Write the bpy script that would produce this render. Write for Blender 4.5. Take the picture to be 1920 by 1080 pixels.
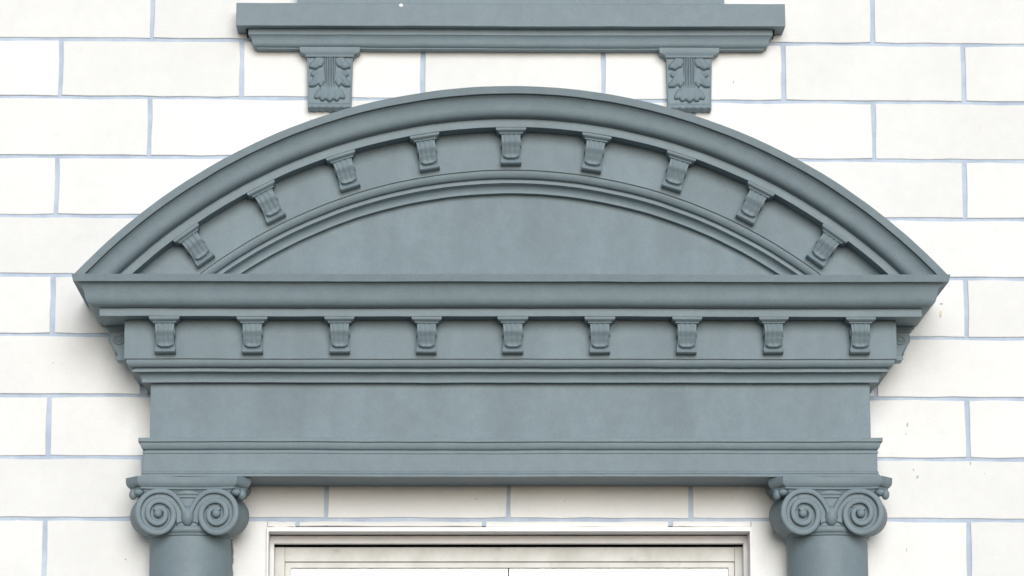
import bpy, bmesh, math, random
from mathutils import Vector, Matrix, Euler, noise

random.seed(7)
R = math.radians
S = bpy.context.scene
for o in list(bpy.data.objects):
    bpy.data.objects.remove(o)
COL = S.collection

# ------------------------------------------------------------------ camera
cam_d = bpy.data.cameras.new('camera')
cam_d.sensor_width = 36.0
cam_d.lens = 36.0 * 6780.0 / 1920.0
cam_d.clip_start = 0.1
cam_d.clip_end = 500.0
cam = bpy.data.objects.new('camera', cam_d)
COL.objects.link(cam)
PITCH, YAW, ROLL = 0.1812, 0.01897, -0.0024
fw = Vector((math.sin(YAW) * math.cos(PITCH), math.cos(YAW) * math.cos(PITCH), math.sin(PITCH)))
rt = Vector((math.cos(YAW), -math.sin(YAW), 0))
up = rt.cross(fw)
rt2 = rt * math.cos(ROLL) + up * math.sin(ROLL)
up2 = up * math.cos(ROLL) - rt * math.sin(ROLL)
cam.matrix_world = Matrix((
    (rt2.x, up2.x, -fw.x, -0.15),
    (rt2.y, up2.y, -fw.y, -8.05),
    (rt2.z, up2.z, -fw.z, 1.5),
    (0, 0, 0, 1)))
S.camera = cam

# ------------------------------------------------------------------ light
SUN_EL, SUN_ROT = R(14.5), R(175)
world = bpy.data.worlds.new('World')
S.world = world
world.use_nodes = True
wn = world.node_tree
bg = wn.nodes['Background']
sky = wn.nodes.new('ShaderNodeTexSky')
sky.sky_type = 'NISHITA'
sky.sun_disc = False
sky.sun_elevation = SUN_EL
sky.sun_rotation = SUN_ROT
sky.air_density = 1.0
sky.dust_density = 0.4
sky.ozone_density = 1.0
wn.links.new(sky.outputs[0], bg.inputs[0])
bg.inputs[1].default_value = 0.05
sun_d = bpy.data.lights.new('sun', 'SUN')
sun_d.energy = 1.5
sun_d.angle = R(34)
sun_d.color = (1.0, 0.995, 0.99)
sun = bpy.data.objects.new('sun', sun_d)
COL.objects.link(sun)
to_sun = Vector((math.sin(SUN_ROT) * math.cos(SUN_EL), math.cos(SUN_ROT) * math.cos(SUN_EL), math.sin(SUN_EL)))
sun.rotation_euler = to_sun.to_track_quat('Z', 'Y').to_euler()
sun.location = (0, -6, 9)
S.view_settings.view_transform = 'Standard'
S.view_settings.look = 'None'
S.view_settings.exposure = 1.06
S.view_settings.gamma = 1.0
S.render.engine = 'CYCLES'
S.cycles.use_denoising = True
S.cycles.max_bounces = 8
S.cycles.diffuse_bounces = 5

# ------------------------------------------------------------------ materials
def nt(name):
    m = bpy.data.materials.new(name)
    m.use_nodes = True
    t = m.node_tree
    return m, t, t.nodes['Principled BSDF']

def paint(name, a, b, rough=0.6, scale=4.0, fine=260.0, bump=0.25, bevel=0.0015, random_tint=0.0,
          spots=None, spot_scale=30.0, spot_lo=0.66, streak=False, bdist=0.0012, speckle=0.0):
    """Painted surface: two tones mixed by noise, optional spots, rounded edges and fine grain."""
    m, t, p = nt(name)
    N, Lk = t.nodes, t.links
    geo = N.new('ShaderNodeNewGeometry')
    vec = geo.outputs['Position']
    if streak:
        mp = N.new('ShaderNodeMapping')
        mp.inputs['Scale'].default_value = (1, 1, 0.28)
        Lk.new(vec, mp.inputs[0])
        vec2 = mp.outputs[0]
    else:
        vec2 = vec
    n1 = N.new('ShaderNodeTexNoise')
    n1.inputs['Scale'].default_value = scale
    n1.inputs['Detail'].default_value = 6
    n1.inputs['Roughness'].default_value = 0.62
    Lk.new(vec2, n1.inputs['Vector'])
    r1 = N.new('ShaderNodeValToRGB')
    r1.color_ramp.elements[0].position = 0.36
    r1.color_ramp.elements[1].position = 0.66
    r1.color_ramp.elements[0].color = (*a, 1)
    r1.color_ramp.elements[1].color = (*b, 1)
    Lk.new(n1.outputs['Fac'], r1.inputs[0])
    colour = r1.outputs[0]
    if spots:
        n2 = N.new('ShaderNodeTexNoise')
        n2.inputs['Scale'].default_value = spot_scale
        n2.inputs['Detail'].default_value = 4
        Lk.new(vec, n2.inputs['Vector'])
        r2 = N.new('ShaderNodeValToRGB')
        r2.color_ramp.elements[0].position = spot_lo
        r2.color_ramp.elements[1].position = spot_lo + 0.12
        Lk.new(n2.outputs['Fac'], r2.inputs[0])
        mx = N.new('ShaderNodeMix')
        mx.data_type = 'RGBA'
        Lk.new(r2.outputs[0], mx.inputs[0])
        Lk.new(colour, mx.inputs[6])
        mx.inputs[7].default_value = (*spots, 1)
        colour = mx.outputs[2]
    if random_tint:
        oi = N.new('ShaderNodeObjectInfo')
        mr = N.new('ShaderNodeMapRange')
        mr.inputs[3].default_value = 1.0 - random_tint
        mr.inputs[4].default_value = 1.0
        Lk.new(oi.outputs['Random'], mr.inputs[0])
        hs = N.new('ShaderNodeHueSaturation')
        Lk.new(mr.outputs[0], hs.inputs['Value'])
        Lk.new(colour, hs.inputs['Color'])
        colour = hs.outputs[0]
    if speckle:
        n4 = N.new('ShaderNodeTexNoise')
        n4.inputs['Scale'].default_value = 190.0
        n4.inputs['Detail'].default_value = 3
        Lk.new(vec, n4.inputs['Vector'])
        n5 = N.new('ShaderNodeTexNoise')
        n5.inputs['Scale'].default_value = 38.0
        n5.inputs['Detail'].default_value = 4
        Lk.new(vec, n5.inputs['Vector'])
        ad = N.new('ShaderNodeMath')
        Lk.new(n4.outputs['Fac'], ad.inputs[0])
        Lk.new(n5.outputs['Fac'], ad.inputs[1])
        m2 = N.new('ShaderNodeMapRange')
        m2.inputs[1].default_value = 0.6
        m2.inputs[2].default_value = 1.4
        m2.inputs[3].default_value = 1.0 - speckle
        m2.inputs[4].default_value = 1.0 + speckle
        Lk.new(ad.outputs[0], m2.inputs[0])
        h2 = N.new('ShaderNodeHueSaturation')
        Lk.new(m2.outputs[0], h2.inputs['Value'])
        Lk.new(colour, h2.inputs['Color'])
        colour = h2.outputs[0]
    Lk.new(colour, p.inputs['Base Color'])
    p.inputs['Roughness'].default_value = rough
    p.inputs['Specular IOR Level'].default_value = 0.32
    n3 = N.new('ShaderNodeTexNoise')
    n3.inputs['Scale'].default_value = fine
    n3.inputs['Detail'].default_value = 5
    n3.inputs['Roughness'].default_value = 0.7
    Lk.new(vec, n3.inputs['Vector'])
    bp = N.new('ShaderNodeBump')
    bp.inputs['Strength'].default_value = bump
    bp.inputs['Distance'].default_value = bdist
    Lk.new(n3.outputs['Fac'], bp.inputs['Height'])
    if bevel:
        bv = N.new('ShaderNodeBevel')
        bv.samples = 4
        bv.inputs['Radius'].default_value = bevel
        Lk.new(bv.outputs[0], bp.inputs['Normal'])
    Lk.new(bp.outputs[0], p.inputs['Normal'])
    return m

GREY_A, GREY_B = (0.166, 0.216, 0.242), (0.186, 0.241, 0.269)
M = {}
M['grey'] = paint('grey_paint', GREY_A, GREY_B, 0.55, 5.0, 300, 0.30, 0.0018, speckle=0.09)
M['grey_plaster'] = paint('grey_plaster_paint', GREY_A, (0.202, 0.261, 0.292), 0.6, 7.0, 420, 0.5, 0.0018, streak=True,
                          spots=(0.172, 0.223, 0.250), spot_scale=6.5, spot_lo=0.60, speckle=0.08)
M['white'] = paint('white_block_paint', (0.765, 0.767, 0.755), (0.825, 0.826, 0.812), 0.75, 3.5, 240, 0.45, 0.0015,
                   random_tint=0.08, spots=(0.73, 0.715, 0.68), spot_scale=16, spot_lo=0.68, speckle=0.03)
M['joint'] = paint('blue_joint_paint', (0.38, 0.45, 0.56), (0.51, 0.58, 0.68), 0.8, 14, 200, 0.6, 0)
M['trim_white'] = paint('white_trim_paint', (0.74, 0.73, 0.74), (0.81, 0.80, 0.80), 0.4, 12, 180, 0.15, 0.0012)
M['sash'] = paint('weathered_cream_paint', (0.56, 0.555, 0.52), (0.70, 0.70, 0.675), 0.6, 11, 160, 0.3, 0.001,
                  spots=(0.47, 0.455, 0.41), spot_scale=24, spot_lo=0.64)
M['chip'] = paint('grey_chip', (0.40, 0.40, 0.41), (0.52, 0.52, 0.52), 0.9, 60, 300, 0.3, 0)
M['chip_yellow'] = paint('yellowed_chip', (0.66, 0.60, 0.42), (0.74, 0.70, 0.56), 0.9, 60, 300, 0.3, 0)
M['fleck'] = paint('white_fleck', (0.8, 0.8, 0.78), (0.82, 0.82, 0.82), 0.5, 60, 300, 0.2, 0)
M['dark'] = paint('void_shade', (0.010, 0.007, 0.008), (0.016, 0.010, 0.011), 0.9, 8, 100, 0.1, 0)  # near-black colour stands in for the shade inside deep gaps
M['pane_slit'] = paint('slit_shade', (0.03, 0.03, 0.035), (0.05, 0.05, 0.055), 0.5, 20, 100, 0.1, 0)
M['pavement'] = paint('concrete_pavement', (0.045, 0.042, 0.038), (0.07, 0.066, 0.058), 0.85, 1.5, 60, 0.4, 0)
def pane_mat():
    m, t, p = nt('white_backed_glass')
    p.inputs['Base Color'].default_value = (0.80, 0.79, 0.77, 1)
    p.inputs['Roughness'].default_value = 0.35
    p.inputs['Coat Weight'].default_value = 1.0
    p.inputs['Coat Roughness'].default_value = 0.03
    n = t.nodes.new('ShaderNodeTexNoise')
    n.inputs['Scale'].default_value = 5
    b = t.nodes.new('ShaderNodeBump')
    b.inputs['Strength'].default_value = 0.05
    t.links.new(n.outputs['Fac'], b.inputs['Height'])
    t.links.new(b.outputs[0], p.inputs['Coat Normal'])
    return m
M['pane'] = pane_mat()

# ------------------------------------------------------------------ helpers
def wob(v, amp=1.0):
    p = Vector(v)
    d = noise.noise_vector(p * 2.6) * 0.0011 + noise.noise_vector(p * 11.0) * 0.0006 + noise.noise_vector(p * 37.0) * 0.00035
    return p + d * amp

def mesh(name, verts, faces, smooth=30.0, wobble=0.0):
    me = bpy.data.meshes.new(name)
    if wobble:
        verts = [wob(v, wobble) for v in verts]
    me.from_pydata([tuple(v) for v in verts], [], faces)
    bm = bmesh.new()
    bm.from_mesh(me)
    bmesh.ops.remove_doubles(bm, verts=bm.verts, dist=1e-6)
    bmesh.ops.recalc_face_normals(bm, faces=bm.faces)
    bm.to_mesh(me)
    bm.free()
    if smooth:
        me.shade_smooth()
        me.set_sharp_from_angle(angle=R(smooth))
    return me

def link(name, me, mat=None, parent=None):
    o = bpy.data.objects.new(name, me)
    COL.objects.link(o)
    if mat and not me.materials:
        me.materials.append(M[mat])
    if parent:
        o.parent = parent
    return o

def empty(name, loc=(0, 0, 0)):
    o = bpy.data.objects.new(name, None)
    o.empty_display_size = 0.1
    COL.objects.link(o)
    o.location = loc
    return o

def tag(o, label, cat, group=None):
    o['label'] = label
    o['category'] = cat
    o['kind'] = 'thing'
    if group:
        o['group'] = group

def box_vf(x0, x1, y0, y1, z0, z1):
    v = [(x, y, z) for z in (z0, z1) for y in (y0, y1) for x in (x0, x1)]
    f = [(0, 1, 3, 2), (4, 6, 7, 5), (0, 4, 5, 1), (2, 3, 7, 6), (0, 2, 6, 4), (1, 5, 7, 3)]
    return v, f

def joinvf(parts):
    V, F = [], []
    for v, f in parts:
        n = len(V)
        V += list(v)
        F += [tuple(i + n for i in q) for q in f]
    return V, F

def boxes(name, bs, mat, parent):
    v, f = joinvf([box_vf(*b) for b in bs])
    return link(name, mesh(name, v, f, 0), mat, parent)

CY = [(0, 1), (.04, .93), (.1, .87), (.2, .79), (.35, .715), (.5, .665), (.62, .63), (.72, .59), (.80, .53), (.87, .45), (.925, .34), (.965, .20), (1, 0)]
def cyma(p0, z0, p1, z1, n=12):
    """concave above, convex below"""
    return [(p1 + (p0 - p1) * q, z0 + (z1 - z0) * t) for t, q in CY]
def ovolo(p0, z0, p1, z1, n=8):
    return [(p1 + (p0 - p1) * math.cos(math.pi / 2 * i / n), z0 + (z1 - z0) * math.sin(math.pi / 2 * i / n)) for i in range(n + 1)]
def cavetto(p0, z0, p1, z1, n=8):
    return [(p0 + (p1 - p0) * math.sin(math.pi / 2 * i / n), z0 + (z1 - z0) * (1 - math.cos(math.pi / 2 * i / n))) for i in range(n + 1)]

def usweep(name, prof, x0, hwf, pf, mat, parent, nx=110, wobble=1.0, back=0.01):
    """Moulding with mitred returns: profile (projection, z), front half width hwf at projection pf."""
    V, F = [], []
    for p, z in prof:
        hw = hwf + (p - pf)
        row = [(x0 - hw, back, z), (x0 - hw, -p * 0.5, z)]
        row += [(x0 - hw + 2 * hw * i / nx, -p, z) for i in range(nx + 1)]
        row += [(x0 + hw, -p * 0.5, z), (x0 + hw, back, z)]
        V += row
    w = nx + 5
    for j in range(len(prof) - 1):
        for i in range(w - 1):
            a = j * w + i
            F.append((a, a + 1, a + w + 1, a + w))
    return link(name, mesh(name, V, F, 28, wobble), mat, parent)

def arcsweep(name, prof, xc, zc, zbase, mat, parent, n=220, wobble=1.0):
    V, F = [], []
    for r, p in prof:
        fm = math.acos((zbase - zc) / r)
        for i in range(n + 1):
            a = fm * (2 * i / n - 1)
            V.append((xc + r * math.sin(a), -p, zc + r * math.cos(a)))
    w = n + 1
    for j in range(len(prof) - 1):
        for i in range(n):
            a = j * w + i
            F.append((a, a + 1, a + w + 1, a + w))
    return link(name, mesh(name, V, F, 28, wobble), mat, parent)

def tube(path, radii, normals_out, seg=8, flat=1.0, sq=0.7):
    """Rounded ridge along a path; section is an ellipse spanned by side x out."""
    V, F = [], []
    n = len(path)
    for i, p in enumerate(path):
        p = Vector(p)
        t = (Vector(path[min(i + 1, n - 1)]) - Vector(path[max(i - 1, 0)])).normalized()
        o = Vector(normals_out[i]) if isinstance(normals_out, list) else Vector(normals_out)
        s = t.cross(o).normalized()
        for k in range(seg):
            a = 2 * math.pi * k / seg
            ca, sa = math.cos(a), math.sin(a)
            # squarer than an ellipse
            ca = math.copysign(abs(ca) ** sq, ca)
            sa = math.copysign(abs(sa) ** sq, sa)
            V.append(p + s * (ca * radii[i]) + o * (sa * radii[i] * flat))
    for i in range(n - 1):
        for k in range(seg):
            a, b = i * seg + k, i * seg + (k + 1) % seg
            F.append((a, b, b + seg, a + seg))
    F.append(tuple(range(seg)))
    F.append(tuple(range((n - 1) * seg, n * seg)))
    return V, F

def ellipsoid(c, rx, ry, rz, nu=14, nv=9):
    V, F = [], []
    for j in range(nv + 1):
        th = math.pi * j / nv
        for i in range(nu):
            a = 2 * math.pi * i / nu
            V.append((c[0] + rx * math.sin(th) * math.cos(a), c[1] + ry * math.sin(th) * math.sin(a), c[2] + rz * math.cos(th)))
    for j in range(nv):
        for i in range(nu):
            a, b = j * nu + i, j * nu + (i + 1) % nu
            F.append((a, b, b + nu, a + nu))
    return V, F

def lathe(prof, cx, cy, seg=48):
    V, F = [], []
    for r, z in prof:
        for i in range(seg):
            a = 2 * math.pi * i / seg
            V.append((cx + r * math.cos(a), cy + r * math.sin(a), z))
    for j in range(len(prof) - 1):
        for i in range(seg):
            a, b = j * seg + i, j * seg + (i + 1) % seg
            F.append((a, b, b + seg, a + seg))
    F.append(tuple(range(seg)))
    F.append(tuple(range((len(prof) - 1) * seg, len(prof) * seg)))
    return V, F

# ------------------------------------------------------------------ ground
v, f = box_vf(-80, 80, -120, 40, -0.3, 0.0)
ground = link('pavement', mesh('pavement', v, f, 0), 'pavement')
ground['kind'] = 'structure'

# ------------------------------------------------------------------ wall
WIN = (-0.545, 0.5365, 1.20, 2.4345)       # lower opening
UWIN = (-0.40, 0.40, 3.62, 5.0)           # upper opening
wall = empty('block_wall', (0, 0.0, 0))
tag(wall, 'white painted block wall with pale blue joints behind the grey trim', 'wall')
XW, ZT = 2.7, 5.5
yb0, yb1 = 0.0035, 0.32
bed = [(-XW, WIN[0], yb0, yb1, 0, WIN[3]), (WIN[1], XW, yb0, yb1, 0, WIN[3]), (WIN[0], WIN[1], yb0, yb1, 0, WIN[2]),
       (-XW, XW, yb0, yb1, WIN[3], UWIN[2]),
       (-XW, UWIN[0], yb0, yb1, UWIN[2], ZT), (UWIN[1], XW, yb0, yb1, UWIN[2], ZT), (UWIN[0], UWIN[1], yb0, yb1, UWIN[3], ZT)]
boxes('mortar', bed, 'joint', wall)

def block_mesh(w, h, seed):
    """front outline with slightly uneven edges, chamfered, 30 mm deep"""
    rnd = random.Random(seed)
    nx_, nz_ = 7, 3
    out = []
    for i in range(nx_):
        out.append((-w / 2 + w * i / nx_, -h / 2))
    for i in range(nz_):
        out.append((w / 2, -h / 2 + h * i / nz_))
    for i in range(nx_):
        out.append((w / 2 - w * i / nx_, h / 2))
    for i in range(nz_):
        out.append((-w / 2, h / 2 - h * i / nz_))
    out = [(x + rnd.uniform(-.0014, .0014), z + rnd.uniform(-.0013, .0013)) for x, z in out]
    n = len(out)
    V = []
    c = 0.0012
    for x, z in out:
        V.append((x - math.copysign(c, x), 0, z - math.copysign(c, z)))
    for x, z in out:
        V.append((x, c, z))
    for x, z in out:
        V.append((x, 0.03, z))
    F = [tuple(range(n))]
    for k in (0, n):
        for i in range(n):
            j = (i + 1) % n
            F.append((k + i, k + j, k + n + j, k + n + i))
    return mesh('block', V, F, 0)

BW, BH = 0.4130 - 0.0092, 0.1374 - 0.0078
full = [block_mesh(BW, BH, s) for s in range(6)]
# bed-joint lines: height at x=0 and slope, from top to bottom
known = [(3.5484, -.0045), (3.4121, -.0045), (3.2749, -.0035), (3.1379, -.0026), (3.0008, -.0028), (2.8635, -.0033),
         (2.7256, -.0034), (2.5867, -.0026), (2.4486, -.0020)]
lines = {k: q for k, q in enumerate(known)}
for k in range(-14, 0):
    lines[k] = (3.5484 - k * 0.1370, -.0042)
for k in range(9, 27):
    lines[k] = (2.4486 - (k - 8) * 0.1378, -.0016)
stuff_v = []
def cut_spans(x0, x1, z0, z1):
    spans = [(x0, x1)]
    for (a, b, c, d) in (WIN, UWIN):
        if z1 > c + .004 and z0 < d - .004:
            ns = []
            for s0, s1 in spans:
                if s1 <= a or s0 >= b:
                    ns.append((s0, s1))
                else:
                    if s0 < a:
                        ns.append((s0, a))
                    if s1 > b:
                        ns.append((b, s1))
            spans = ns
    return [s for s in spans if s[1] - s[0] > 0.02]
for k in range(-14, 25):
    (zt, st), (zb, sb) = lines[k], lines[k + 1]
    odd = (k % 2 == 0)                       # joints at odd half-steps
    cx = 0.0062 - (k * 0.0018 if 0 <= k <= 8 else (0 if k < 0 else 0.0144))
    for j in range(-14, 15):
        if (j % 2 != 0) != odd:
            continue
        hp = 0.2040 if k == 7 else 0.2066
        x0, x1 = cx + j * hp, cx + (j + 2) * hp
        if x1 < -2.6 or x0 > 2.6:
            continue
        xm = (x0 + x1) / 2
        a, b = zt + st * xm, zb + sb * xm
        if k == 8:
            # cut course above and beside the window: built by hand below
            if xm > -0.62 and xm < 0.62:
                continue
        for (s0, s1) in cut_spans(x0 + .0046, x1 - .0046, b, a):
            if k >= 8:                        # plain jamb beside the lower window
                if s1 > -0.62 and s0 < 0 and s1 <= WIN[0] + .01:
                    s1 = -0.628
                if s0 < 0.62 and s1 > 0.3 and s0 >= WIN[1] - .01:
                    s0 = 0.622
                if s1 - s0 < 0.02:
                    continue
            w, h = s1 - s0, (a - b) - .0078
            c = Vector(((s0 + s1) / 2, random.uniform(-.0007, .0007), (a + b) / 2))
            near = abs(c.x) < 1.75 and 1.85 < c.z < 4.5
            me = full[random.randrange(6)] if abs(w - BW) < .02 else block_mesh(w, h, random.random())
            mx = Matrix.Translation(c) @ Euler((random.uniform(-.002, .002), (-(st + sb) / 2) + random.uniform(-.0012, .0012), random.uniform(-.0012, .0012))).to_matrix().to_4x4()
            if abs(w - BW) < .02:
                mx = mx @ Matrix.Diagonal((w / BW, 1, h / BH, 1))
            if near:
                o = link('block', me, 'white', wall)
                o.matrix_world = mx
            else:
                stuff_v.append(([mx @ q.co for q in me.vertices], [tuple(p.vertices) for p in me.polygons]))
v, f = joinvf(stuff_v)
o = link('block_courses', mesh('block_courses', v, f, 0), 'white', wall)
o['kind'] = 'stuff'
# cut pieces over the window head and the plain jambs
zt8 = 2.4486 - .0044
for a, b, zlow in ((-0.5455, -0.4825, 2.4322), (-0.4735, -0.0655, 2.4338), (-0.0565, 0.3520, 2.4318), (0.3615, 0.5370, 2.4326)):
    me = block_mesh(b - a, zt8 - zlow, a)
    o = link('block', me, 'white', wall)
    o.location = ((a + b) / 2, random.uniform(-.0005, .0005), (zt8 + zlow) / 2)
for a, b in ((-0.6235, -0.5460), (0.5375, 0.6175)):
    v, f = box_vf(a, b, -0.0003, 0.03, 1.2, zt8)
    link('jamb_plaster', mesh('jamb_plaster', v, f, 0, 0.8), 'white', wall)

# ------------------------------------------------------------------ entablature
X0 = -0.003
ZC = 2.9486
ent = empty('entablature', (X0, 0, 2.5236))
tag(ent, 'long grey moulded entablature resting on the two columns under the curved pediment', 'entablature')
def child(o, par):
    """parent keeping the world place (parents carry only a location)"""
    o.location = o.location - par.location
    return o
HF, PF = 0.795, 0.150

def ent_part(name, prof, mat='grey', **kw):
    return child(usweep(name, prof, X0, HF, PF, mat, ent, **kw), ent)

ent_part('crown_moulding', [(0, ZC), (.312, ZC), (.3085, ZC - .0158), (.2985, ZC - .0162)] + cyma(.2975, ZC - .0172, .2620, 2.8825, 14) + [(0, 2.8825)])
ent_part('corona', [(0, 2.8850), (.2555, 2.8850), (.2555, 2.8650), (0, 2.8650)])
ent_part('modillion_band', [(0, 2.8675), (.205, 2.8675), (.205, 2.7790), (0, 2.7790)], 'grey_plaster')
bedp = [(0, 2.7815), (.2005, 2.7815), (.2005, 2.7755)] + ovolo(.2005, 2.7755, .188, 2.7618) + [(.1835, 2.7618), (.1835, 2.7588), (.1880, 2.7580), (.1880, 2.7528), (.1825, 2.7524)] + cavetto(.1825, 2.7515, .168, 2.7345) + [(.168, 2.7322), (0, 2.7322)]
ent_part('bed_moulding', bedp)
ent_part('frieze', [(0, 2.7360), (.150, 2.7360), (.150, 2.6050), (0, 2.6050)], 'grey_plaster', wobble=1.3)
arp = [(0, 2.6086), (.1735, 2.6086), (.1735, 2.6000), (.1690, 2.5990)] + ovolo(.1690, 2.5985, .1620, 2.5835) + [(.1600, 2.5830), (.1600, 2.5810), (.1640, 2.5805), (.1640, 2.5755), (.1622, 2.5745), (.1622, 2.5370), (.1645, 2.5335), (.1645, 2.5310), (.1632, 2.5303), (.1632, 2.5288), (.1665, 2.5284), (.1665, 2.5236), (0, 2.5236)]
ent_part('architrave', arp)

# --- modillion: cap and fluted scroll, local origin at the top, on the band face
def modillion_cap():
    V, F = [], []
    prof = [(.0330, .0436, .002), (.0330, .0436, -.0035), (.0322, .0430, -.0052), (.0292, .0405, -.0072), (.0262, .0375, -.0088), (.0256, .0362, -.0098), (.0256, .0358, -.0122)]
    for hw, d, z in prof:
        V += [(-hw, 0.004, z), (-hw, -d, z), (hw, -d, z), (hw, 0.004, z)]
    for j in range(len(prof) - 1):
        for i in range(4):
            a, b = j * 4 + i, j * 4 + (i + 1) % 4
            F.append((a, b, b + 4, a + 4))
    F += [(0, 1, 2, 3), tuple(range(len(V) - 4, len(V)))]
    return mesh('modillion_cap', V, F, 30)

def interp(x, pts):
    for (a, b), (c, d) in zip(pts, pts[1:]):
        if x <= c:
            t = (x - a) / (c - a)
            t = t * t * (3 - 2 * t) * 0.5 + t * 0.5
            return b + (d - b) * t
    return pts[-1][1]
def smooth(a, b, x):
    t = max(0.0, min(1.0, (x - a) / (b - a)))
    return t * t * (3 - 2 * t)

def modillion_body():
    nu, nv = 26, 44
    H, top = 0.0645, -.0115
    Sx = [(0, .0305), (.12, .0345), (.28, .0345), (.5, .0275), (.72, .0190), (.82, .0175), (.88, .0195), (.95, .0215), (1.0, .0180)]
    V, F = [], []
    for j in range(nv + 1):
        vv = j / nv
        hw = .0215 - .0020 * math.sin(math.pi * min(1, vv / .85)) + (.0007 if vv > .84 else 0)
        for i in range(nu + 1):
            u = 2 * i / nu - 1
            d = interp(vv, Sx)
            # leaf laid on the scroll, with ribs, ending in a rounded tongue
            tip = .82 - .16 * abs(u) ** 3.2
            on = (1 - smooth(tip - .015, tip + .015, vv)) * (1 - smooth(.80, .90, abs(u)))
            lift = .0016 + .0042 * smooth(.5, .8, vv)
            rib = .0011 * math.cos(u * math.pi * 3.6) * (1 - smooth(.6, .8, vv))
            d += on * (lift + rib)
            gr = math.exp(-((vv - tip - .03) / .022) ** 2) * (1 - smooth(.78, .9, abs(u)))
            d -= .0030 * gr
            d += .0012 * math.exp(-((abs(u) - .95) / .08) ** 2)
            V.append((u * hw, -d, top - vv * H))
    w = nu + 1
    for j in range(nv):
        for i in range(nu):
            a = j * w + i
            F.append((a, a + 1, a + w + 1, a + w))
    # sides and bottom back to the band
    for side in (0, nu):
        base = len(V)
        for j in range(nv + 1):
            q = V[j * w + side]
            V.append((q[0], 0.004, q[2]))
        for j in range(nv):
            a, b = j * w + side, (j + 1) * w + side
            F.append((a, b, base + j + 1, base + j))
    bl = len(V)
    V += [(V[nv * w + i][0], 0.004, V[nv * w + i][2] - .001) for i in range(nu + 1)]
    for i in range(nu):
        F.append((nv * w + i, nv * w + i + 1, bl + i + 1, bl + i))
    return mesh('modillion', V, F, 50)

def modillion_scroll(sx):
    """spiral ridge on one cheek"""
    parts = []
    if sx:
        path, rad = [], []
        for i in range(34):
            t = i / 33
            a = math.pi * 0.6 + t * 2 * math.pi * 1.7
            r = .0125 * (1 - .8 * t)
            path.append((sx * .0205, -.0175 - r * math.cos(a), -.029 + r * math.sin(a)))
            rad.append(.0021 - .0008 * t)
        parts.append(tube(path, rad, (sx, 0, 0), 6))
    v, f = joinvf(parts)
    return mesh('cheek_scroll', v, f, 50)

MC, MB, MS = modillion_cap(), modillion_body(), [modillion_scroll(-1), modillion_scroll(1)]
def modillion(par, loc, rot):
    m = link('modillion', MB, 'grey', par)
    m.location = Vector(loc) - par.location
    m.location += Vector((random.uniform(-.0012, .0012), 0, random.uniform(-.0006, 0)))
    m.rotation_euler = (rot[0], rot[1] + random.uniform(-.012, .012), rot[2])
    m.scale = (random.uniform(.975, 1.025), random.uniform(1.11, 1.14), random.uniform(.985, 1.015))
    link('modillion_cap', MC, 'grey', m)
    for q in MS:
        link('cheek_scroll', q, 'grey', m)
    return m
for i in range(-4, 5):
    modillion(ent, (0.0005 + i * 0.1906, -.205, 2.8650), (0, 0, 0))
for s in (-1, 1):
    modillion(ent, (X0 + s * (HF + .055), -.100, 2.8650), (0, 0, s * math.pi / 2))

# ------------------------------------------------------------------ pediment
RO, AZ = 1.2847, 2.0843
ZB = ZC - .004
ped = empty('pediment', (X0, 0, ZB))
tag(ped, 'curved grey segmental pediment with nine brackets above the entablature', 'pediment')
def ped_part(name, prof, mat='grey', **kw):
    return child(arcsweep(name, prof, X0, AZ, ZB, mat, ped, **kw), ped)
cy = [(r, p) for p, r in cyma(.2975, 1.2667, .2620, 1.2237, 14)]
ped_part('crown_moulding', [(RO, -.01), (RO, .312), (1.2690, .3085), (1.2684, .2985)] + cy + [(1.2237, .19)])
ped_part('corona', [(1.2260, .19), (1.2260, .2555), (1.2054, .2555), (1.2054, .19)])
ped_part('modillion_band', [(1.2075, .205), (1.1195, .205), (1.1195, .14)], 'grey_plaster')
bp = [(r, p) for p, r in [(.14, 1.1215), (.2005, 1.1215), (.2005, 1.1175)] + ovolo(.2005, 1.1175, .188, 1.1028) + [(.1835, 1.1028), (.1835, 1.0998), (.1880, 1.0990), (.1880, 1.0928), (.1825, 1.0922)] + cavetto(.1825, 1.0912, .168, 1.0765) + [(.168, 1.0740), (.14, 1.0740)]]
ped_part('bed_moulding', bp)
def tympanum():
    V, F = [], []
    nx, nz = 90, 22
    rr = 1.09
    hw = math.sqrt(rr * rr - (ZB - AZ) ** 2)
    for i in range(nx + 1):
        x = -hw * .999 + 2 * hw * .999 * i / nx
        zt = AZ + math.sqrt(rr * rr - x * x)
        for j in range(nz + 1):
            V.append((X0 + x, -.150, ZB + (zt - ZB) * j / nz))
    w = nz + 1
    for i in range(nx):
        for j in range(nz):
            a = i * w + j
            F.append((a, a + 1, a + w + 1, a + w))
    # rim back to the wall
    for j in (0, nz):
        base = len(V)
        for i in range(nx + 1):
            q = V[i * w + j]
            V.append((q[0], 0.01, q[2]))
        for i in range(nx):
            F.append((i * w + j, (i + 1) * w + j, base + i + 1, base + i))
    return mesh('tympanum', V, F, 28, 1.5)
child(link('tympanum', tympanum(), 'grey_plaster', ped), ped)
for i in range(-4, 5):
    a = R(9.1) * i
    modillion(ped, (X0 + 1.2054 * math.sin(a), -.205, AZ + 1.2054 * math.cos(a)), (0, a, 0))

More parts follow.
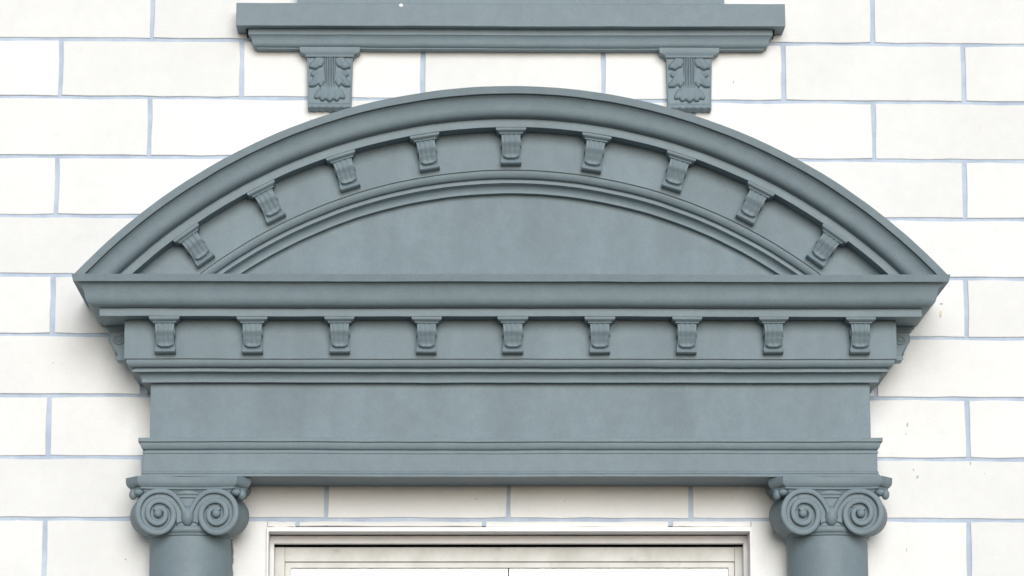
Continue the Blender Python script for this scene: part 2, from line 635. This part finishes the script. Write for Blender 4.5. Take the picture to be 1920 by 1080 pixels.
# ------------------------------------------------------------------ columns
PC, RC = 0.055, 0.0895
ZP = 0.2247e-3                          # size of one unit of the volute drawing
VR = [(0, 218), (.25, 196), (.5, 188), (.75, 152), (1, 122), (1.25, 99), (1.5, 101), (1.75, 76), (2, 50), (2.25, 27), (2.5, 20), (2.8, 16)]
VW = [(0, 33), (.5, 32), (1, 29), (1.5, 28), (2, 25), (2.25, 24), (2.8, 20)]
VZ = 2.4427
def volute_meshes(s):
    """s=-1 left, +1 right; local origin at the column axis on z=0"""
    cx = s * .0637
    def place(dx, dz, out):
        # dx measured towards the capital's centre
        ang = -0.16
        depth = .1650 - PC + dx * math.sin(ang) + out
        return Vector((cx - s * dx * math.cos(ang), -depth, VZ + dz))
    path, rad, outs = [], [], []
    for dx, dz in [(282, -48), (268, -10), (247, 50), (222, 98), (190, 142), (150, 182), (105, 208), (55, 219)]:
        path.append(place(dx * ZP, dz * ZP, 0)); rad.append(25 * ZP)
    n = 110
    for i in range(n + 1):
        t = 2.12 * i / n
        a = math.pi / 2 + t * 2 * math.pi
        r = interp(t, VR) * ZP
        path.append(place(r * math.cos(a), r * math.sin(a), .004 * (t / 2.8)))
        rad.append(interp(t, VW) * .93 * ZP * (1 if t > .25 else .8 + .8 * t))
    V, F = tube(path, rad, (0, -1, 0), 16, 1.15, 0.5)
    e, ef = ellipsoid(place(0, 0, .0030), .0098, .0085, .0098)
    ridge = joinvf([(V, F), (e, ef)])
    # drum behind: outline of the outer rim, flaring outwards towards the wall
    DV, DF = [], []
    ks = 40
    rows = [(-.0045, 0.0, .95), (-.012, .002, .97), (-.03, .008, .93), (-.055, .016, .93), (-.085, .024, .97), (-.10, .025, .88)]
    for out, sh, sc in rows:
        for k in range(ks):
            a = 2 * math.pi * k / ks
            t = ((a - math.pi / 2) / (2 * math.pi)) % 1.0
            r = (interp(t * .62, VR) if t < .9 else 175 + (t - .9) * 430) * ZP * sc
            q = place(r * math.cos(a), r * math.sin(a), out)
            DV.append(q + Vector((s * sh, 0, 0)))
    for j in range(len(rows) - 1):
        for k in range(ks):
            a, b = j * ks + k, j * ks + (k + 1) % ks
            DF.append((a, b, b + ks, a + ks))
    DF.append(tuple(range(ks)))
    DF.append(tuple(range((len(rows) - 1) * ks, len(rows) * ks)))
    # sunk channel between the rim and the spiral
    top = [(-40, 215), (55, 219), (105, 208), (150, 182), (190, 142), (222, 98), (247, 50), (268, -10), (275, -60)]
    low = [(-40, 60), (55, 60), (90, 60), (120, 50), (140, 30), (160, 0), (175, -30), (180, -60), (180, -90)]
    b0 = len(DV)
    for k in range(9):
        for (dx, dz) in (top[k], low[k]):
            DV.append(place(dx * ZP, dz * ZP, -.003))
        for (dx, dz) in (low[k], top[k]):
            DV.append(place(dx * ZP, dz * ZP, -.05))
    for k in range(8):
        for i in range(4):
            a, b = b0 + k * 4 + i, b0 + k * 4 + (i + 1) % 4
            DF.append((a, b, b + 4, a + 4))
    DF += [tuple(b0 + i for i in range(4)), tuple(b0 + 32 + i for i in range(4))]
    # small curled leaf in the corner under the abacus
    LV = joinvf([ellipsoid((s * .1070, -(.166 - PC), 2.4890), .0110, .0110, .0078), ellipsoid((s * .1195, -(.158 - PC), 2.4850), .0090, .0120, .0120)])
    return ridge, (DV, DF), LV

def abacus_mesh():
    V, F = [], []
    def plan(sc):
        pts = []
        n = 14
        for i in range(n + 1):               # front edge, concave
            u = 2 * i / n - 1
            pts.append((u * .1085, .1690 + .0160 * u * u))
        pts = [(-.1372, .1430)] + pts + [(.1372, .1430)]
        for i in range(1, 8):
            u = 2 * i / 8 - 1
            pts.append((.1372 - .014 * (1 - u * u), .1430 - .143 * i / 8))
        pts += [(.130, .0), (-.130, .0)]
        for i in range(7, 0, -1):
            u = 2 * i / 8 - 1
            pts.append((-.1372 + .014 * (1 - u * u), .1430 - .143 * i / 8))
        return [(x * sc, PC + (p - PC) * sc) for x, p in pts]
    rows = [(2.5232, 1.0), (2.5150, 1.0), (2.5105, .996), (2.5065, .985), (2.5035, .966), (2.5015, .952), (2.5010, .935), (2.4965, .930), (2.4945, .89), (2.485, .84)]
    n = None
    for z, sc in rows:
        pl = plan(sc)
        n = len(pl)
        V += [(x, -(p - PC), z) for x, p in pl]
    for j in range(len(rows) - 1):
        for i in range(n):
            a, b = j * n + i, j * n + (i + 1) % n
            F.append((a, b, b + n, a + n))
    F += [tuple(range(n)), tuple(range((len(rows) - 1) * n, len(rows) * n))]
    return mesh('abacus', V, F, 32, 0.6)

AB = abacus_mesh()
v, f = lathe([(.085, 2.395), (.0930, 2.3975), (.0945, 2.4005), (.0950, 2.4030), (.0985, 2.4040), (.1010, 2.4080), (.1012, 2.4120), (.0985, 2.4165), (.0955, 2.4175), (.0950, 2.4220), (.0955, 2.44), (.0965, 2.47), (.0970, 2.478), (.1010, 2.4790), (.1010, 2.4835), (.0985, 2.4845), (.1015, 2.487), (.1015, 2.500)], 0, 0, 64)
BELL = mesh('capital', v, f, 35, 0.5)
eg = [ellipsoid((0, -(.0965), 2.4390), .0150, .0135, .0225)]
EGG = mesh('egg', *joinvf(eg), 40)
dl = []
for s in (-1, 1):
    for dx, dz, rx, rz in ((.0225, 2.4300, .0035, .0125), (.0290, 2.4360, .0032, .0150)):
        dl.append(ellipsoid((s * dx, -.0925, dz), rx, .008, rz, 10, 7))
DART = [mesh('dart', *q, 40) for q in dl]
sh = [(.118, 0.30), (.118, .36), (.108, .365), (.112, .385), (.108, .405), (.098, .41), (.0945, .44)] + [(RC + .004 * (1 - i / 10), .46 + (2.3985 - .46) * i / 10) for i in range(11)]
SHAFT = mesh('shaft', *lathe(sh, 0, 0, 64), 35)
VOL = {s: volute_meshes(s) for s in (-1, 1)}
VM = {s: (mesh('volute', *VOL[s][0], 45), mesh('volute_drum', *VOL[s][1], 45), mesh('corner_leaf', *VOL[s][2], 45)) for s in (-1, 1)}
pv, pf_ = box_vf(-.135, .135, -.135, .05, 0, .30)
PLINTH = mesh('plinth', pv, pf_, 0)
for x, lab in ((-.7125, 'grey column with spiral scroll capital at the left side of the window'),
               (.7010, 'grey column with spiral scroll capital at the right side of the window')):
    c = empty('column', (x, -PC, 0))
    tag(c, lab, 'column', 'columns flanking the window')
    link('shaft', SHAFT, 'grey', c)
    link('plinth', PLINTH, 'grey', c)
    cap = link('capital', BELL, 'grey', c)
    link('abacus', AB, 'grey', cap)
    for s in (-1, 1):
        for nm, me in zip(('volute', 'volute_drum', 'corner_leaf'), VM[s]):
            link(nm, me, 'grey', cap)
    link('egg', EGG, 'grey', cap)
    for q in DART:
        link('dart', q, 'grey', cap)

# ------------------------------------------------------------------ lower window
win = empty('window', (-.004, 0, 1.2))
tag(win, 'white framed window with weathered cream sash below the entablature', 'window')
def wpart(name, bs, mat, par=win):
    o = boxes(name, bs, mat, par)
    return child(o, win) if par is win else o
x0, x1 = WIN[0], WIN[1]
def ring(xa, xb, za, zt, wj, wt, y0, y1):
    """three-sided frame with mitred corners: jamb width wj, head height wt"""
    V = []
    for y in (y0, y1):
        V += [(xa, y, za), (xa, y, zt), (xb, y, zt), (xb, y, za), (xa + wj, y, za), (xa + wj, y, zt - wt), (xb - wj, y, zt - wt), (xb - wj, y, za)]
    F = []
    for o_ in (0, 8):
        F += [(o_ + 0, o_ + 1, o_ + 5, o_ + 4), (o_ + 1, o_ + 2, o_ + 6, o_ + 5), (o_ + 2, o_ + 3, o_ + 7, o_ + 6)]
    for a, b in ((0, 1), (1, 2), (2, 3), (4, 5), (5, 6), (6, 7), (0, 4), (3, 7)):
        F.append((a, b, b + 8, a + 8))
    return V, F
def wring(name, args, mat):
    return child(link(name, mesh(name, *ring(*args), 0), mat, win), win)
wring('casing', (x0 - .0008, x1 + .0008, 1.2, 2.4302, .0042, .0096, -.012, .058), 'trim_white')
wring('frame', (x0 + .0022, x1 - .0022, 1.2, 2.4186, .0102, .0172, .0585, .085), 'trim_white')
wring('frame_rebate', (x0 + .001, x1 - .001, 1.2, 2.4190, .0070, .0105, .0855, .20), 'dark')  # coloured near-black: shade of the deep recess put into the paint
wpart('stile', [(-.5330, -.5096, .0900, .130, 1.25, 2.3965)], 'sash')
wpart('stile', [(.5066, .5245, .0900, .130, 1.25, 2.3965)], 'sash')
rail = wpart('top_rail', [(-.5090, .5060, .0905, .130, 2.3640, 2.3962)], 'sash')
wpart('bottom_rail', [(-.5090, .5060, .0905, .130, 1.25, 1.33)], 'sash')
wring('glazing_bead', (-.5088, .5058, 1.331, 2.3628, .0134, .0124, .0965, .125), 'sash')
wpart('pane', [(-.4950, -.0062, .1060, .112, 1.34, 2.3495)], 'pane')
wpart('pane', [(-.0028, .4920, .1060, .112, 1.34, 2.3495)], 'pane')
wpart('pane_slit_shade', [(-.0060, -.0030, .1045, .120, 1.34, 2.3500)], 'pane_slit')  # near-black strip painted as the shaded slit between the panes
wpart('backing', [(x0, x1, .205, .215, 1.2, 2.43)], 'dark')
wpart('sill', [(x0 - .08, x1 + .08, -.09, .09, 1.13, 1.2)], 'grey')

# ------------------------------------------------------------------ upper window with bracketed sill
uw = empty('upper_window', (0, 0, 3.52))
tag(uw, 'grey window sill on two leaf carved brackets at the top of the wall', 'window sill')
HS, PS = 0.6238, 0.075
def up_part(name, prof, mat='grey', x0=.0005, **kw):
    return child(usweep(name, prof, x0, HS, PS, mat, uw, **kw), uw)
slab = up_part('sill', [(0, 3.6195), (.074, 3.6195), (.075, 3.6180), (.075, 3.5672), (.074, 3.5662), (0, 3.5662)])
up_part('sill_moulding', [(0, 3.5680), (.0485, 3.5680), (.0485, 3.5525), (.0455, 3.5512)] + cyma(.0455, 3.5505, .030, 3.5265, 8) + [(.030, 3.5238), (0, 3.5238)])
fl = ellipsoid((-.2495, -.0752, 3.6145), .0050, .0016, .0040)
child(link('paint_fleck', mesh('paint_fleck', *fl), 'fleck', uw), uw)
def upbox(name, bs, mat):
    return child(boxes(name, bs, mat, uw), uw)
upbox('bottom_rail', [(-.4860, .4885, -.050, .05, 3.6185, 3.69)], 'grey')
upbox('casing', [(-.4860, -.380, -.0495, .05, 3.691, 5.02)], 'grey')
upbox('casing', [(.3825, .4885, -.0495, .05, 3.691, 5.02)], 'grey')
upbox('casing_head', [(-.5, .5, -.056, .05, 5.021, 5.14)], 'grey')
upbox('sash', [(-.379, -.33, .02, .06, 3.691, 5.02), (.333, .3815, .02, .06, 3.691, 5.02), (-.3295, .3325, .02, .06, 3.691, 3.75), (-.3295, .3325, .02, .06, 4.34, 4.38)], 'sash')
upbox('pane', [(-.3290, .332, .035, .04, 3.751, 4.339)], 'pane')
upbox('pane', [(-.3290, .332, .035, .04, 4.381, 5.02)], 'pane')

def bracket_cap():
    V, F = [], []
    prof = [(.0685, .0400, 3.5260), (.0685, .0400, 3.5165), (.0665, .0392, 3.5135), (.0600, .0375, 3.5105), (.0550, .0365, 3.5080), (.0545, .0362, 3.5035)]
    for hw, d, z in prof:
        V += [(-hw, 0.004, z), (-hw, -d, z), (hw, -d, z), (hw, 0.004, z)]
    for j in range(len(prof) - 1):
        for i in range(4):
            a, b = j * 4 + i, j * 4 + (i + 1) % 4
            F.append((a, b, b + 4, a + 4))
    F += [(0, 1, 2, 3), tuple(range(len(V) - 4, len(V)))]
    return mesh('bracket_cap', V, F, 30)

LOBES = []   # (x, y, half length, half width, direction of the tip in degrees (0 = outwards, 90 = down), height)
for sx in (-1, 1):
    for (x, y, a, b, ang, h) in [(175, 70, 125, 60, 58, 58), (215, 95, 105, 48, 35, 54), (125, 60, 85, 40, 78, 44),
                                 (215, 235, 72, 40, 18, 44), (195, 325, 125, 56, 52, 60), (228, 355, 105, 46, 38, 56), (125, 310, 115, 45, 82, 44),
                                 (150, 515, 110, 50, 48, 48)]:
        t = R(ang)
        LOBES.append((sx * x, y, a, b, sx * math.cos(t), math.sin(t), h))
for (x, y, a, b, dx, h) in [(0, 500, 145, 80, 0, 60), (-85, 500, 138, 70, -.25, 56), (85, 500, 138, 70, .25, 56)]:
    n_ = math.hypot(dx, 1)
    LOBES.append((x, y, a, b, dx / n_, 1 / n_, h))
RIBS = [(0, 15, 18), (-34, 13, 14), (34, 13, 14), (-66, 12, 12), (66, 12, 12)]
def bracket_body():
    nu, nv = 84, 96
    H = 0.1225
    V, F = [], []
    for j in range(nv + 1):
        vv = j / nv
        hw = .0522 - .0030 * vv
        for i in range(nu + 1):
            u = 2 * i / nu - 1
            X, Y = u * 335, vv * 755
            d = .0300 - .0035 * math.sin(vv * math.pi * .9)
            best = 0
            for a, b, c, e, ca, sa, h in LOBES:
                dx, dy = X - a, Y - b
                al, ac = (dx * ca + dy * sa) / c, (-dx * sa + dy * ca) / e
                q = 1 - al * al - ac * ac
                if q > 0:
                    best = max(best, h * (.12 + .88 * ((al + 1) / 2) ** 1.3) * q ** 0.25 * (1 + .07 * math.cos(ac * 7)))
            for a, wd, h in RIBS:
                q = 1 - ((X - a * (1 + .3 * vv)) / wd) ** 2
                if q > 0 and Y < 440:
                    best = max(best, h * q ** .5 + 8)
            d += best * 0.235e-3
            if vv > .875:                                     # scalloped roll along the foot
                rr = math.sqrt(max(0, 1 - ((vv - .94) / .07) ** 2))
                d += .006 * rr * (0.75 + .25 * abs(math.cos(u * math.pi * 3)))
            if vv > .97:
                d -= .010 * ((vv - .97) / .03)
            d += .0012 * smooth(.90, .97, abs(u)) * (1 - smooth(.86, .9, vv))
            zz = 3.5045 - vv * H
            if vv > .9:
                zz += .0022 * (1 - abs(math.cos(u * math.pi * 3))) * (vv - .9) / .1
            V.append((u * hw, -d, zz))
    w = nu + 1
    for j in range(nv):
        for i in range(nu):
            a = j * w + i
            F.append((a, a + 1, a + w + 1, a + w))
    for side in (0, nu):
        base = len(V)
        V += [(V[j * w + side][0], 0.004, V[j * w + side][2]) for j in range(nv + 1)]
        for j in range(nv):
            F.append((j * w + side, (j + 1) * w + side, base + j + 1, base + j))
    bl = len(V)
    V += [(V[nv * w + i][0], 0.004, V[nv * w + i][2]) for i in range(nu + 1)]
    for i in range(nu):
        F.append((nv * w + i, nv * w + i + 1, bl + i + 1, bl + i))
    return mesh('bracket', V, F, 60)
BC, BB = bracket_cap(), bracket_body()
for x in (-.4118, .4080):
    b = link('bracket', BB, 'grey', uw)
    b.location = (x, 0, -3.52)
    link('bracket_cap', BC, 'grey', b)

# ------------------------------------------------------------------ small chips and marks on the wall paint
def chip(x, z, w, h, mat, seed):
    rnd = random.Random(seed)
    n = 9
    out = []
    for i in range(n):
        a = 2 * math.pi * i / n
        k = rnd.uniform(.55, 1.1)
        out.append((x + w / 2 * k * math.cos(a), z + h / 2 * k * math.sin(a)))
    V = [(p, -.0022, q) for p, q in out] + [(p, .002, q) for p, q in out]
    F = [tuple(range(n)), tuple(range(n, 2 * n))] + [(i, (i + 1) % n, n + (i + 1) % n, n + i) for i in range(n)]
    link('paint_chip', mesh('paint_chip', V, F, 0), mat, wall)
CH = [(0.8927, 2.6630, .006, .016, 'chip'), (0.8895, 2.6420, .003, .006, 'chip'), (0.9130, 2.5450, .006, .012, 'chip'), (0.9045, 2.5610, .004, .007, 'chip'),
      (0.9745, 2.9180, .011, .024, 'chip_yellow'), (0.9760, 2.9400, .009, .004, 'chip'), (0.5110, 3.4560, .005, .010, 'chip'), (0.5300, 3.4640, .003, .003, 'chip'),
      (0.1195, 2.4900, .004, .004, 'chip'), (0.1230, 2.4960, .005, .002, 'chip'), (-0.0780, 2.4945, .014, .002, 'chip'), (-1.030, 2.8030, .006, .002, 'chip'),
      (-1.012, 2.8000, .004, .002, 'chip'), (-1.000, 2.7800, .003, .003, 'chip'), (-0.8600, 2.3590, .009, .003, 'chip'), (1.0330, 2.5760, .003, .012, 'chip'),
      (0.8850, 2.3800, .002, .016, 'chip'), (0.4960, 2.4980, .003, .004, 'chip'), (-0.4560, 3.3660, .004, .003, 'chip'), (1.0650, 2.5520, .003, .003, 'chip')]
for i, (x, z, w, h, m) in enumerate(CH):
    chip(x, z, w * .75, h * .75, m, i)

# ragged edge of grey paint on the jamb beside each column
for i, (xa, xb) in enumerate(((-.660, -.6205),)):
    V, F = [], []
    n = 150
    for j in range(n + 1):
        z = 2.0 + (2.395 - 2.0) * j / n
        e = xb + (0.0028 * noise.noise(Vector((i * 9, 0, z * 60))) + 0.0018 * noise.noise(Vector((i * 9, 5, z * 210))))
        V += [(xa, -.0018, z), (e, -.0018, z), (e, .001, z), (xa, .001, z)]
    for j in range(n):
        for k in range(4):
            a, b = j * 4 + k, j * 4 + (k + 1) % 4
            F.append((a, b, b + 4, a + 4))
    F += [(0, 1, 2, 3), tuple(range(n * 4, n * 4 + 4))]
    link('overpaint_edge', mesh('overpaint_edge', V, F, 0), 'grey', wall)
# near-black boxes painted as the shade of gaps at the sill ends and rust on the bracket cap
for xa, xb in ((-.6020, -.5988), (.5998, .6030)):
    child(boxes('gap_shade', [(xa, xb, -.046, .004, 3.5555, 3.5655)], 'dark', uw), uw)
M['rust'] = paint('rust', (0.16, 0.075, 0.03), (0.25, 0.13, 0.06), 0.9, 90, 300, 0.4, 0)
for dx, dy, dz, r_ in ((.0540, -.0330, 3.5068, .0030), (.0585, -.0300, 3.5098, .0022)):
    child(link('rust_spot', mesh('rust_spot', *ellipsoid((-.4118 + dx, dy, dz), r_, r_, r_, 8, 6)), 'rust', uw), uw)
